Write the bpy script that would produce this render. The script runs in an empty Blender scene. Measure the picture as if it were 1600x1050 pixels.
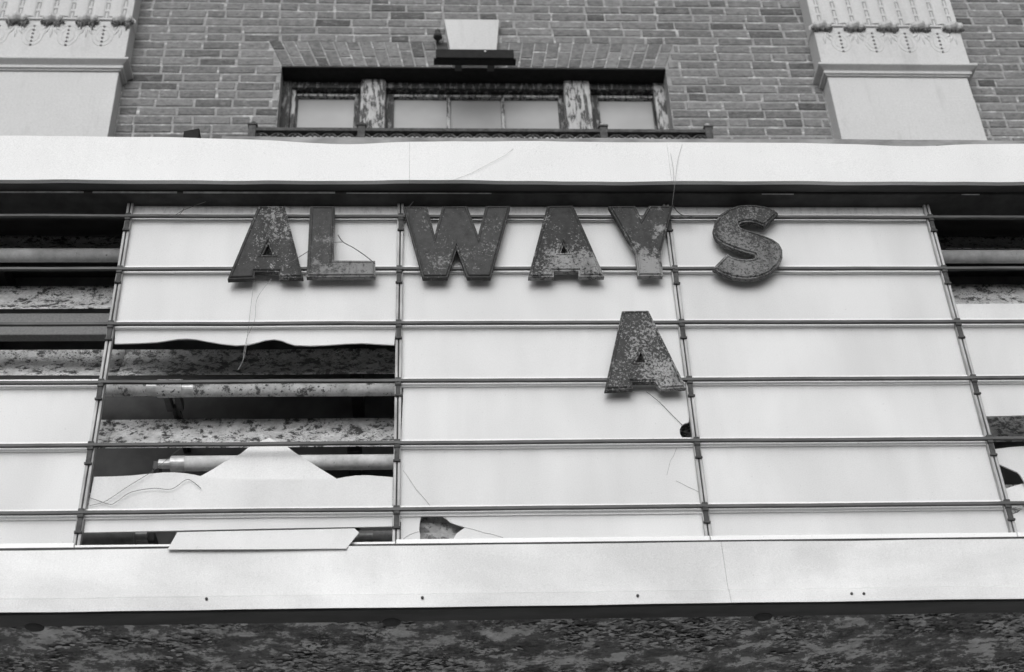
import bpy, bmesh, math, random
from mathutils import Matrix, Vector, noise as mnoise

random.seed(7)
scene = bpy.context.scene
C = scene.collection
rad = math.radians

# ------------------------------------------------------------------ camera
PITCH, YAW, ROLL = 0.62110398, -0.06844534, -0.04314763
FOC = 2222.0                      # focal length in photo pixels (50 mm on 36 mm film)
CAM = Vector((0.0, -2.84, 1.6))
base = Matrix(((1, 0, 0), (0, 0, -1), (0, 1, 0)))
ROT = Matrix.Rotation(YAW, 3, 'Z') @ base @ Matrix.Rotation(PITCH, 3, 'X') @ Matrix.Rotation(ROLL, 3, 'Z')
cam = bpy.data.cameras.new('Camera')
cam.sensor_width = 36.0
cam.lens = 36.0 * FOC / 1600.0
cam.clip_start = 0.05
cam.clip_end = 2000
camo = bpy.data.objects.new('Camera', cam)
C.objects.link(camo)
camo.matrix_world = Matrix.Translation(CAM) @ ROT.to_4x4()
scene.camera = camo
cam.dof.use_dof = True
cam.dof.focus_distance = 3.75
cam.dof.aperture_fstop = 6.5

# ------------------------------------------------------------------ light: bright overcast, black-and-white film
SUN_EL, SUN_AZ = rad(25), rad(190)
world = bpy.data.worlds.new('World')
scene.world = world
world.use_nodes = True
wn = world.node_tree
wn.nodes.clear()
sky = wn.nodes.new('ShaderNodeTexSky')
sky.sky_type = 'NISHITA'
sky.sun_disc = False
sky.sun_elevation = SUN_EL
sky.sun_rotation = SUN_AZ
sky.dust_density = 4.0
bw = wn.nodes.new('ShaderNodeRGBToBW')
bg = wn.nodes.new('ShaderNodeBackground')
bg.inputs['Strength'].default_value = 0.14
wo = wn.nodes.new('ShaderNodeOutputWorld')
wn.links.new(sky.outputs[0], bw.inputs[0])
wn.links.new(bw.outputs[0], bg.inputs[0])
wn.links.new(bg.outputs[0], wo.inputs[0])

sun = bpy.data.lights.new('Sun', 'SUN')
sun.energy = 1.5
sun.angle = rad(70)
suno = bpy.data.objects.new('Sun', sun)
C.objects.link(suno)
sd = Vector((math.sin(SUN_AZ) * math.cos(SUN_EL), math.cos(SUN_AZ) * math.cos(SUN_EL), math.sin(SUN_EL)))
suno.rotation_euler = sd.to_track_quat('Z', 'Y').to_euler()

scene.view_settings.view_transform = 'Standard'
scene.view_settings.look = 'None'
scene.view_settings.gamma = 1.0
scene.view_settings.exposure = -0.17


# ------------------------------------------------------------------ measuring helpers
def W(px, py, Y):
    """point of the photograph carried out to the vertical plane at depth Y"""
    d = ROT @ Vector((px - 800.0, 525.0 - py, -FOC))
    return CAM + d * ((Y - CAM.y) / d.y)


def WX(px, py, Y): return W(px, py, Y).x
def WZ(px, py, Y): return W(px, py, Y).z


def pix(p):
    c = ROT.transposed() @ (Vector(p) - CAM)
    return 800 + FOC * c.x / -c.z, 525 - FOC * c.y / -c.z


# ------------------------------------------------------------------ materials
class NT:
    def __init__(self, name):
        self.m = bpy.data.materials.new(name)
        self.m.use_nodes = True
        self.t = self.m.node_tree
        self.b = self.t.nodes['Principled BSDF']
        self.out = self.t.nodes['Material Output']
        g = self.t.nodes.new('ShaderNodeNewGeometry')
        self.geo = g
        self.pos = g.outputs['Position']

    def node(self, typ, **kw):
        n = self.t.nodes.new(typ)
        for k, v in kw.items():
            setattr(n, k, v)
        return n

    def link(self, a, b): self.t.links.new(a, b)

    def noise(self, scale, detail=4, rough=0.55, stretch=(1, 1, 1), dist=0.0, off=(0, 0, 0)):
        mp = self.node('ShaderNodeMapping')
        mp.inputs['Scale'].default_value = stretch
        mp.inputs['Location'].default_value = off
        self.link(self.pos, mp.inputs[0])
        n = self.node('ShaderNodeTexNoise')
        n.inputs['Scale'].default_value = scale
        n.inputs['Detail'].default_value = detail
        n.inputs['Roughness'].default_value = rough
        n.inputs['Distortion'].default_value = dist
        self.link(mp.outputs[0], n.inputs['Vector'])
        return n.outputs['Fac']

    def ramp(self, fac, stops, interp='LINEAR'):
        r = self.node('ShaderNodeValToRGB')
        r.color_ramp.interpolation = interp
        els = r.color_ramp.elements
        while len(els) < len(stops):
            els.new(0.5)
        for e, (p, v) in zip(els, stops):
            e.position = p
            e.color = (v, v, v, 1)
        self.link(fac, r.inputs[0])
        return r.outputs[0]

    def val(self, x, sock):
        if isinstance(x, (int, float)):
            sock.default_value = x
        else:
            self.link(x, sock)

    def math(self, op, a, b=0.0, clamp=False):
        n = self.node('ShaderNodeMath', operation=op, use_clamp=clamp)
        self.val(a, n.inputs[0])
        self.val(b, n.inputs[1])
        return n.outputs[0]

    def mix(self, fac, a, b):
        """a + fac*(b-a) for grey values"""
        n = self.node('ShaderNodeMix', data_type='FLOAT')
        self.val(fac, n.inputs[0])
        self.val(a, n.inputs[2])
        self.val(b, n.inputs[3])
        return n.outputs[0]

    def sep(self):
        s = self.node('ShaderNodeSeparateXYZ')
        self.link(self.pos, s.inputs[0])
        return s.outputs

    def rand(self):
        o = self.node('ShaderNodeObjectInfo')
        return o.outputs['Random']

    def bump(self, h, strength, dist):
        b = self.node('ShaderNodeBump')
        b.inputs['Strength'].default_value = strength
        b.inputs['Distance'].default_value = dist
        self.link(h, b.inputs['Height'])
        self.link(b.outputs[0], self.b.inputs['Normal'])

    def done(self, col, rough=0.5, metal=0.0, spec=0.4):
        if isinstance(col, (int, float)):
            self.b.inputs['Base Color'].default_value = (col, col, col, 1)
        else:
            self.link(col, self.b.inputs['Base Color'])
        self.val(rough, self.b.inputs['Roughness'])
        self.b.inputs['Metallic'].default_value = metal
        self.b.inputs['Specular IOR Level'].default_value = spec
        return self.m


def m_plain(name, a, b, scale, rough=0.5, stretch=(1, 1, 1), bump=0.0, bd=0.002, metal=0.0, spec=0.22, detail=5):
    t = NT(name)
    n = t.noise(scale, detail, 0.6, stretch)
    c = t.ramp(n, [(0.3, a), (0.7, b)])
    if bump:
        t.bump(n, bump, bd)
    return t.done(c, rough, metal, spec)


def m_enamel(name, hi, lo):
    t = NT(name)
    big = t.ramp(t.noise(2.6, 4, 0.55, (1, 1, 1.6), 0.4), [(0.35, 0.0), (0.68, 1.0)])
    st = t.ramp(t.noise(16, 5, 0.65, (1, 1, 0.07)), [(0.45, 0.0), (0.8, 1.0)])
    spk = t.ramp(t.noise(130, 3, 0.55), [(0.68, 0.0), (0.72, 1.0)])
    fine = t.noise(420, 2, 0.5)
    c = t.mix(big, hi, lo)
    c = t.mix(t.math('MULTIPLY', st, 0.22), c, lo * 0.8)
    c = t.mix(t.math('MULTIPLY', spk, 0.22), c, 0.25)
    c = t.math('ADD', c, t.math('MULTIPLY', t.math('SUBTRACT', fine, 0.5), 0.28))
    t.bump(t.noise(4, 3, 0.5), 0.35, 0.012)
    return t.done(c, 0.42, 0, 0.4)


def m_pane(name, hi, lo, trans=0.22, grime=0.0):
    t = NT(name)
    r = t.rand()
    off = t.node('ShaderNodeCombineXYZ')
    t.link(t.math('MULTIPLY', r, 17.0), off.inputs[0])
    t.link(t.math('MULTIPLY', r, 31.0), off.inputs[2])
    v = t.node('ShaderNodeVectorMath', operation='ADD')
    t.link(t.geo.outputs['Position'], v.inputs[0])
    t.link(off.outputs[0], v.inputs[1])
    t.pos = v.outputs[0]
    big = t.ramp(t.noise(4.0, 4, 0.5, (1, 1, 0.55), 0.5), [(0.36, 0.0), (0.7, 1.0)])
    st = t.ramp(t.noise(14, 4, 0.6, (1, 1, 0.05)), [(0.5, 0.0), (0.78, 1.0)])
    fine = t.noise(380, 2, 0.5)
    spk = t.ramp(t.noise(110, 3, 0.55), [(0.67, 0.0), (0.71, 1.0)])
    c = t.mix(big, hi, lo)
    c = t.mix(t.math('MULTIPLY', st, 0.3), c, lo * 0.85)
    sm = t.ramp(t.noise(7, 3, 0.5, (1, 1, 0.18), 0.2, (4, 0, 8)), [(0.5, 0.0), (0.75, 1.0)])
    c = t.mix(t.math('MULTIPLY', sm, 0.4), c, lo * 0.84)
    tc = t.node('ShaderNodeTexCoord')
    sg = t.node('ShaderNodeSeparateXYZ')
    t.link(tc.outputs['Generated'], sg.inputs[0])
    top_streaks = t.math('MULTIPLY', t.ramp(sg.outputs[2], [(0.62, 0.0), (0.93, 1.0)]), t.ramp(t.noise(26, 5, 0.7, (1, 1, 0.12), 0, (2, 0, 5)), [(0.38, 0.0), (0.75, 1.0)]))  # streaks, stronger towards each pane's top edge
    c = t.mix(t.math('MULTIPLY', top_streaks, 0.3), c, lo * 0.55)
    c = t.math('MULTIPLY', c, t.math('ADD', 0.965, t.math('MULTIPLY', r, 0.05)))
    c = t.mix(t.math('MULTIPLY', spk, 0.25), c, 0.3)
    if grime:
        g = t.ramp(t.noise(60, 5, 0.7, (1, 1, 0.35)), [(0.47, 0.0), (0.66, 1.0)])
        c = t.mix(t.math('MULTIPLY', g, grime), c, 0.22)
    c = t.math('ADD', c, t.math('MULTIPLY', t.math('SUBTRACT', fine, 0.5), 0.28))
    t.done(c, 0.38, 0, 0.35)
    tr = t.node('ShaderNodeBsdfTranslucent')
    tr.inputs[0].default_value = (0.8, 0.8, 0.8, 1)
    mx = t.node('ShaderNodeMixShader')
    mx.inputs[0].default_value = trans
    t.link(t.b.outputs[0], mx.inputs[1])
    t.link(tr.outputs[0], mx.inputs[2])
    t.link(mx.outputs[0], t.out.inputs['Surface'])
    return t.m


def m_peel(name, light, dark, scale, lo, hi, stretch=(1, 1, 1), rim=0.5, mid=None, soft=0.05):
    """light paint with rusty bare patches, a dark curled rim round each patch"""
    t = NT(name)
    n = t.noise(scale, 12, 0.76, stretch, 0.15)
    patch = t.ramp(n, [(lo - soft * .3, 0.0), (lo + soft * .1, 0.45), (lo + soft, 1.0)])
    rimm = t.ramp(n, [(lo - 0.015, 0.0), (lo, 1.0), (lo + 0.03, 1.0), (lo + 0.06, 0.0)])
    n2 = t.noise(scale * 5, 4, 0.7, stretch)
    spk = t.ramp(n2, [(hi, 0.0), (hi + 0.03, 1.0)])
    zone = t.ramp(t.noise(scale * 0.4, 2, 0.5, stretch, 0, (3, 1, 7)), [(0.42, 0.0), (0.58, 1.0)])
    tone = t.mix(t.ramp(t.noise(scale * 0.9, 8, 0.75), [(0.3, 0.0), (0.7, 1.0)]), light * 0.5, light * 1.15)
    bare = t.mix(t.noise(scale * 9, 4, 0.7), dark * 0.5, dark * 2.0 if mid is None else mid)
    c = t.mix(patch, tone, bare)
    c = t.mix(t.math('MULTIPLY', rimm, rim), c, dark * 0.4)
    c = t.mix(t.math('MULTIPLY', spk, zone), c, dark)
    t.bump(t.math('SUBTRACT', 1.0, patch), 0.6, 0.002)
    return t.done(c, 0.65, 0, 0.3)


def m_letter(name, thr, scale, dark=0.045, light=0.22, grad=0.0, zmid=3.95, gx=0.0, xmid=0.0, zone=0.35):
    """dark paint worn through to lighter metal in flakes and specks"""
    t = NT(name)
    s = t.sep()
    shift = t.math('ADD', t.math('MULTIPLY', t.math('SUBTRACT', s[2], zmid), grad),
                   t.math('MULTIPLY', t.math('SUBTRACT', s[0], xmid), gx))
    big = t.math('MULTIPLY', t.math('SUBTRACT', t.noise(14, 3, 0.5, (1, 1, 1), 0.3), 0.5), zone * 2)
    shift = t.math('ADD', shift, big)
    n = t.math('ADD', t.noise(scale, 6, 0.66, (1, 1, 1), 0.2), shift)
    flake = t.ramp(n, [(thr - 0.02, 0.0), (thr + 0.02, 0.5), (thr + 0.09, 1.0)])
    n2 = t.math('ADD', t.noise(210, 3, 0.6), t.math('MULTIPLY', shift, 0.5))
    spk = t.ramp(n2, [(thr + 0.06, 0.0), (thr + 0.10, 1.0)])
    pit = t.ramp(t.noise(150, 4, 0.65, (1, 1, 1), 0, (5, 0, 2)), [(0.57, 0.0), (0.61, 1.0)])
    dk = t.mix(t.noise(50, 8, 0.8), dark * 0.2, dark * 2.6)
    lt = t.mix(t.noise(40, 6, 0.7), light * 0.7, light * 1.25)
    c = t.mix(flake, dk, t.mix(t.math('MULTIPLY', pit, 0.75), lt, dark))
    c = t.mix(t.math('MULTIPLY', spk, 0.8), c, light)
    runs = t.ramp(t.noise(38, 5, 0.7, (1, 1, 0.14)), [(0.5, 0.0), (0.72, 1.0)])
    c = t.mix(t.math('MULTIPLY', runs, 0.55), c, dark * 0.8)
    t.bump(t.math('ADD', flake, t.math('MULTIPLY', n2, 0.5)), 0.5, 0.0012)
    return t.done(c, 0.75, 0.0, 0.12)


def m_brick(name):
    t = NT(name)
    isl = t.geo.outputs['Random Per Island']
    r = t.math('FRACT', t.math('ADD', isl, t.rand()))
    tone = t.ramp(r, [(0.0, 0.085), (0.15, 0.135), (0.55, 0.17), (1.0, 0.21)])
    n = t.ramp(t.noise(26, 8, 0.75, (1, 1, 1.8), 0.3), [(0.25, 0.0), (0.75, 1.0)])
    tone = t.math('MULTIPLY', tone, t.math('ADD', 0.45, t.math('MULTIPLY', n, 1.1)))
    smear = t.ramp(t.noise(11, 6, 0.75, (1, 1, 2.2), 0.5), [(0.52, 0.0), (0.68, 1.0)])
    soot = t.ramp(t.noise(24, 4, 0.6, (1, 1, 2.0), 0, (9, 2, 4)), [(0.58, 0.0), (0.70, 1.0)])
    c = t.mix(t.math('MULTIPLY', smear, 0.7), tone, 0.25)
    c = t.mix(t.math('MULTIPLY', soot, 0.6), c, 0.05)
    t.bump(t.noise(140, 4, 0.7), 0.7, 0.003)
    return t.done(c, 0.9, 0, 0.15)


def m_timber(name, light, dark, thr):
    t = NT(name)
    n = t.noise(30, 9, 0.75, (1.6, 1.6, 0.35), 0.3)
    patch = t.ramp(n, [(thr, 0.0), (thr + 0.05, 1.0)])
    lt = t.mix(t.noise(30, 4, 0.6, (2, 2, .4)), light * 0.65, light * 1.15)
    dk = t.mix(t.noise(60, 4, 0.6, (3, 3, .3)), dark * 0.4, dark * 1.7)
    c = t.mix(patch, lt, dk)
    t.bump(t.math('SUBTRACT', 1.0, patch), 0.7, 0.003)
    return t.done(c, 0.75, 0, 0.25)


def m_stone(name, v, sootiness=0.25):
    t = NT(name)
    big = t.noise(2.2, 4, 0.6, (1, 1, 0.7))
    fine = t.noise(90, 4, 0.7)
    c = t.mix(big, v * 0.86, v * 1.1)
    c = t.math('MULTIPLY', c, t.math('ADD', 0.8, t.math('MULTIPLY', fine, 0.4)))
    st = t.ramp(t.noise(9, 5, 0.65, (1, 1, 0.15)), [(0.55, 0.0), (0.8, 1.0)])
    c = t.mix(t.math('MULTIPLY', st, sootiness), c, v * 0.35)
    pit = t.ramp(t.noise(75, 3, 0.6), [(0.68, 0.0), (0.73, 1.0)])
    c = t.mix(t.math('MULTIPLY', pit, 0.3), c, v * 0.4)
    t.bump(fine, 0.5, 0.004)
    return t.done(c, 0.85, 0, 0.2)


M = dict(
    fascia=m_enamel('fascia enamel', 0.69, 0.65),
    fascia2=m_enamel('lower fascia enamel', 0.69, 0.50),
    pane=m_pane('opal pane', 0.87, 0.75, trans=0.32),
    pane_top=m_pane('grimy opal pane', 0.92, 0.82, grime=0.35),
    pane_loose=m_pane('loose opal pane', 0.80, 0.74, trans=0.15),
    strip=m_enamel('glazing strip enamel', 0.84, 0.76),
    dark=m_plain('dark paint and underside shade', 0.045, 0.085, 20, 0.6, (0.3, 1, 1)),
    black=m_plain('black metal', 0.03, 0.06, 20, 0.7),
    rail=m_plain('weathered rail', 0.065, 0.115, 60, 0.5, (0.25, 1, 1), 0.3),
    rib=m_plain('galvanised rib', 0.22, 0.5, 45, 0.4, (1, 1, 0.25)),
    clip=m_plain('clip iron', 0.025, 0.08, 90, 0.6),
    flash=m_plain('lead flashing', 0.16, 0.34, 26, 0.7, (0.4, 1, 1), 0.4),
    board=m_peel('peeling reflector paint', 0.70, 0.06, 34, 0.545, 0.555, (1, 1, 1.2)),
    boardd=m_peel('rusty reflector paint', 0.85, 0.16, 38, 0.53, 0.55, (1, 1, 1.2)),
    soffit=m_peel('peeling soffit paint', 0.66, 0.035, 25, 0.49, 0.50, (0.6, 0.7, 1), 0.5, 0.16, 0.09),
    tube=m_peel('dusty tube glass', 0.60, 0.16, 12, 0.63, 0.66, (1, 1, 1), 0.2),
    tubedirty=m_peel('dirty tube glass', 0.58, 0.08, 24, 0.56, 0.58, (1, 1, 1)),
    cap=m_plain('tube cap', 0.3, 0.55, 50, 0.35, metal=0.3),
    beam=m_plain('grey steel beam', 0.13, 0.19, 160, 0.6, (1, 1, 1), 0.3),
    brick=m_brick('wire-cut brick'),
    mortar=None,
    stone=m_stone('limestone', 0.54, 0.35),
    stone_key=m_stone('limestone keystone', 0.55, 0.3),
    soot=m_plain('soot crusted stone', 0.045, 0.24, 40, 0.95, (1, 1, 1), 0.6, 0.004),
    hole_shade=m_plain('hole shade bead', 0.07, 0.28, 60, 0.95),
    slot_shade=m_plain('slot shade stone', 0.2, 0.42, 60, 0.95),
    timber=m_timber('peeling white timber', 0.46, 0.07, 0.49),
    timberd=m_timber('weathered dark timber', 0.28, 0.05, 0.43),
    iron=m_plain('cast iron', 0.035, 0.10, 45, 0.65, (1, 1, 1), 0.4),
    ironlight=m_plain('worn finial', 0.2, 0.4, 60, 0.6),
    cement=m_plain('pavement concrete', 0.34, 0.42, 3, 0.9),
    asphalt=m_plain('asphalt', 0.04, 0.06, 8, 0.95),
    wire=m_plain('old wire', 0.06, 0.14, 60, 0.6),
    wirelight=m_plain('thin grey wire', 0.25, 0.4, 60, 0.6),
    crack=m_plain('crack line', 0.28, 0.42, 60, 0.8),
    scrap=m_peel('grey scrap sheet', 0.42, 0.14, 22, 0.53, 0.58),
)
g = NT('lime mortar')
gn = g.noise(14, 7, 0.7, (1, 1, 1.5))
gb = g.ramp(g.noise(9, 6, 0.75, (1, 1, 2.5), 0.4, (6, 0, 3)), [(0.53, 0.0), (0.66, 1.0)])
gc = g.mix(gb, g.ramp(gn, [(0.3, 0.19), (0.7, 0.33)]), 0.55)
g.bump(gn, 0.6, 0.004)
M['mortar'] = g.done(gc, 0.95, 0, 0.15)
g = NT('window glass')
gn = g.noise(3.2, 3, 0.5, (1, 1, 1.2))
M['flake'] = m_plain('soffit paint flake', 0.12, 0.75, 30, 0.8)
M['jet'] = m_plain('jet black paint and gap shade', 0.010, 0.018, 30, 0.75, spec=0.2)
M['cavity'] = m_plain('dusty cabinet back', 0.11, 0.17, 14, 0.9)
M['glass'] = g.done(g.ramp(gn, [(0.3, 0.28), (0.7, 0.35)]), 0.25, 0, 0.3)


# ------------------------------------------------------------------ mesh helpers
class MB:
    def __init__(self): self.v, self.f = [], []

    def add(self, vs, fs):
        o = len(self.v)
        self.v += [tuple(p) for p in vs]
        self.f += [tuple(i + o for i in f) for f in fs]
        return self

    def box(self, x0, x1, y0, y1, z0, z1):
        return self.add([(x0, y0, z0), (x1, y0, z0), (x1, y1, z0), (x0, y1, z0), (x0, y0, z1), (x1, y0, z1), (x1, y1, z1), (x0, y1, z1)],
                        [(0, 3, 2, 1), (4, 5, 6, 7), (0, 1, 5, 4), (1, 2, 6, 5), (2, 3, 7, 6), (3, 0, 4, 7)])

    def prism(self, poly, y0, y1, yf=None):
        """polygon in X-Z made solid between depths y0 (front) and y1"""
        n = len(poly)
        a = 0.5 * sum(poly[i][0] * poly[(i + 1) % n][1] - poly[(i + 1) % n][0] * poly[i][1] for i in range(n))
        if a < 0:
            poly = poly[::-1]
        d = (lambda x, z: 0.0) if yf is None else yf
        vs = [(x, y0 + d(x, z), z) for x, z in poly] + [(x, y1 + d(x, z), z) for x, z in poly]
        fs = [tuple(range(n)), tuple(reversed(range(n, 2 * n)))]
        fs += [(i, i + n, (i + 1) % n + n, (i + 1) % n) for i in range(n)]
        return self.add(vs, fs)

    def tube(self, pts, r, n=8, cap=True):
        pts = [Vector(p) for p in pts]
        rs = r if isinstance(r, (list, tuple)) else [r] * len(pts)
        vs, fs = [], []
        for i, p in enumerate(pts):
            t = (pts[min(i + 1, len(pts) - 1)] - pts[max(i - 1, 0)]).normalized()
            u = t.orthogonal() if i == 0 else (u - t * u.dot(t))
            u = u.normalized()
            w = t.cross(u)
            for k in range(n):
                a = 2 * math.pi * k / n
                vs.append(p + (u * math.cos(a) + w * math.sin(a)) * rs[i])
        for i in range(len(pts) - 1):
            for k in range(n):
                k2 = (k + 1) % n
                fs.append((i * n + k, i * n + k2, (i + 1) * n + k2, (i + 1) * n + k))
        if cap:
            fs.append(tuple(reversed(range(n))))
            fs.append(tuple(range((len(pts) - 1) * n, len(pts) * n)))
        return self.add(vs, fs)

    def sweep(self, prof, x0, x1, nx, wob=None):
        """open profile [(y,z)...] carried along X"""
        m = len(prof)
        vs, fs = [], []
        for i in range(nx + 1):
            x = x0 + (x1 - x0) * i / nx
            for (y, z) in prof:
                dy, dz = wob(x, y, z) if wob else (0, 0)
                vs.append((x, y + dy, z + dz))
        for i in range(nx):
            for k in range(m - 1):
                fs.append((i * m + k, (i + 1) * m + k, (i + 1) * m + k + 1, i * m + k + 1))
        return self.add(vs, fs)

    def mesh(self, name):
        me = bpy.data.meshes.new(name)
        me.from_pydata(self.v, [], self.f)
        me.update()
        return me

    def build(self, name, mat, parent=None, bevel=0.0, smooth=False, solid=0.0):
        me = self.mesh(name)
        return link(name, me, mat, parent, bevel, smooth, solid)


def link(name, me, mat, parent=None, bevel=0.0, smooth=False, solid=0.0):
    if mat is not None and not me.materials:
        me.materials.append(M[mat] if isinstance(mat, str) else mat)
    if smooth:
        for p in me.polygons:
            p.use_smooth = True
    o = bpy.data.objects.new(name, me)
    C.objects.link(o)
    if parent is not None:
        o.parent = parent
        o.matrix_parent_inverse = PINV.get(parent.name, Matrix())
    if solid:
        s = o.modifiers.new('thickness', 'SOLIDIFY')
        s.thickness = solid
        s.offset = -1
    if bevel:
        b = o.modifiers.new('edge', 'BEVEL')
        b.width = bevel
        b.segments = 2
        b.limit_method = 'ANGLE'
    return o


PINV = {}


def thing(name, loc, label, cat, group=None):
    o = bpy.data.objects.new(name, None)
    C.objects.link(o)
    o.location = loc
    o.empty_display_size = 0.05
    PINV[o.name] = Matrix.Translation(-Vector(loc))
    tag(o, label, cat, group)
    return o


def tag(o, label, cat, group=None):
    o['label'] = label
    o['category'] = cat
    if group:
        o['group'] = group
    return o


def fn(x, y=0.0, z=0.0): return mnoise.noise(Vector((x, y, z)))


# ------------------------------------------------------------------ ground
def ground(name, x0, x1, y0, y1, z, mat):
    o = MB().add([(x0, y0, z), (x1, y0, z), (x1, y1, z), (x0, y1, z)], [(0, 1, 2, 3)]).build(name, mat)
    o['kind'] = 'structure'
    return o


ground('ground', -400, 400, -400, 400, -0.13, 'asphalt')
pv = MB().box(-60, 60, -4.2, 3.02, -0.2, 0.0).build('pavement', 'cement')
pv['kind'] = 'structure'

# ------------------------------------------------------------------ building
YW = 3.0
bld = thing('brick_building', (0.6, YW, 0), 'weathered brick theatre front with pale fluted stone pilasters and a wide timber window', 'building')

xL, zT = WX(440, 103, YW), WZ(740, 105, YW)          # window opening
xR = WX(1040, 108, YW)
zS = 6.55                                           # sill, hidden behind the marquee
WX0, WX1, WZ1 = -5.5, 6.5, 11.5
YM = YW + 0.0034                                      # mortar face

wm = MB()
wm.box(WX0, xL, YM, YW + 0.35, -0.1, WZ1)
wm.box(xR, WX1, YM, YW + 0.35, -0.1, WZ1)
wm.box(xL, xR, YM, YW + 0.35, zT, WZ1)
wm.box(xL, xR, YM, YW + 0.35, -0.1, zS)
wall = wm.build('wall', 'mortar', bld)

# pilasters (front face depth, half widths)
PW0, PW1 = WX(1293, 120, 2.9), WX(1511, 120, 2.9)
LP1 = WX(186, 111, 2.9)
pil = [(LP1 - (PW1 - PW0), LP1), (PW0, PW1)]

# jack arch
zA = WZ(740, 66, YW)
kx0b, kx1b = WX(706, 103, YW), WX(772, 104, YW)
kx0t, kx1t = WX(694, 31, YW), WX(780, 31, YW)
zK = WZ(740, 31, 2.96)
aTL, aTR = WX(419, 66, YW), WX(1053, 69, YW)


def key_x(z, side):
    t = (z - zT) / (WZ(740, 31, YW) - zT)
    return (kx0b + (kx0t - kx0b) * t) if side < 0 else (kx1b + (kx1t - kx1b) * t)


def arch_x(z, side):
    t = (z - zT) / (zA - zT)
    return (xL + (aTL - xL) * t) if side < 0 else (xR + (aTR - xR) * t)


CP, BL, BHD, JT = 0.0672, 0.2025, 0.0955, 0.0135     # course pitch, stretcher, header, joint


def brick_block(mb, corners, y0, y1, jit=0.003, e=0.0042):
    """corners: four (x,z) counter-clockwise from lower left; slightly rounded, uneven front"""
    cx = sum(c[0] for c in corners) / 4
    cz = sum(c[1] for c in corners) / 4
    j = lambda: random.uniform(-jit, jit)
    outer = [(x + j(), z + j()) for x, z in corners]
    inner = []
    for x, z in outer:
        inner.append((x + math.copysign(e, cx - x) + j() * .5, z + math.copysign(e, cz - z) + j() * .5))
    vs = [(x, y0 + 0.004, z) for x, z in outer] + [(x, y0 + j() * .3, z) for x, z in inner] + [(x, y1, z) for x, z in outer]
    fs = [(4, 5, 6, 7)]
    for i in range(4):
        k = (i + 1) % 4
        fs.append((i, k, 4 + k, 4 + i))
        fs.append((8 + i, 8 + k, k, i))
    mb.add(vs, fs)


def proto_brick(w):
    mb = MB()
    h = CP - JT
    brick_block(mb, [(-w / 2, -h / 2), (w / 2, -h / 2), (w / 2, h / 2), (-w / 2, h / 2)], 0, 0.03)
    me = mb.mesh('brick')
    me.materials.append(M['brick'])
    return me


ST = [proto_brick(BL) for _ in range(10)]
HD = [proto_brick(BHD) for _ in range(6)]

cells = []                                            # x0,x1,zc,kind
z0 = zT - CP * 18
row = 0
zc = z0 + CP / 2
while zc < 10.3:
    x = -3.6 + (0.0 if row % 2 else (BL + JT) / 2) + random.uniform(-.012, .012)
    flem = row % 5 in (1, 4)
    ex = []
    for (a, b) in pil:
        ex.append((a - 0.008, b + 0.008))
    if zS - 0.01 < zc < zT:
        ex.append((xL, xR))
    if zT < zc < zA:
        ex.append((arch_x(zc, -1) - 0.006, arch_x(zc, 1) + 0.006))
    if zT < zc < zK + 0.02:
        ex.append((key_x(zc, -1) - 0.004, key_x(zc, 1) + 0.004))
    k = 0
    while x < 5.4:
        w = BHD if ((flem and k % 2) or random.random() < 0.10) else BL
        k += 1
        segs = [(x, x + w)]
        for (a, b) in ex:
            ns = []
            for (s, e) in segs:
                if e <= a or s >= b:
                    ns.append((s, e))
                else:
                    if s < a - 0.02:
                        ns.append((s, a - 0.003))
                    if e > b + 0.02:
                        ns.append((b + 0.003, e))
            segs = ns
        for (s, e) in segs:
            whole = abs((e - s) - w) < 1e-4
            cells.append((s, e, zc, ('S' if w == BL else 'H') if whole else 'C'))
        x += w + JT + random.uniform(-.0012, .0012)
    zc += CP
    row += 1


def vis(c):
    (px, py) = pix(((c[0] + c[1]) / 2, YW, c[2]))
    (p0, _), (p1, _) = pix((c[0], YW, c[2])), pix((c[1], YW, c[2]))
    if py < 2 or py > 214 or p1 < 2 or p0 > 1598:
        return 0
    return min(p1, 1600) - max(p0, 0)


order = sorted(cells, key=vis, reverse=True)
NB = 236
stuff = MB()
for i, (s, e, zc, kd) in enumerate(order):
    yj = YW + random.uniform(-0.002, 0.0011)
    zj = zc + random.uniform(-.0012, .0012)
    if i < NB and vis(order[i]) > 0:
        if kd == 'C':
            mb = MB()
            h, w = CP - JT, e - s
            brick_block(mb, [(-w / 2, -h / 2), (w / 2, -h / 2), (w / 2, h / 2), (-w / 2, h / 2)], 0, 0.03)
            me = mb.mesh('brick')
            me.materials.append(M['brick'])
        else:
            me = random.choice(ST if kd == 'S' else HD)
        o = bpy.data.objects.new('brick', me)
        C.objects.link(o)
        o.parent = wall
        o.matrix_parent_inverse = Matrix.Identity(4)
        o.location = (( s + e) / 2, yj, zj)
        o.rotation_euler.y = random.uniform(-.006, .006)
    else:
        h = (CP - JT) / 2
        brick_block(stuff, [(s, zj - h), (e, zj - h), (e, zj + h), (s, zj + h)], yj, YW + 0.03)
o = stuff.build('brick_field', 'brick', wall)
o['kind'] = 'stuff'

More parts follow.
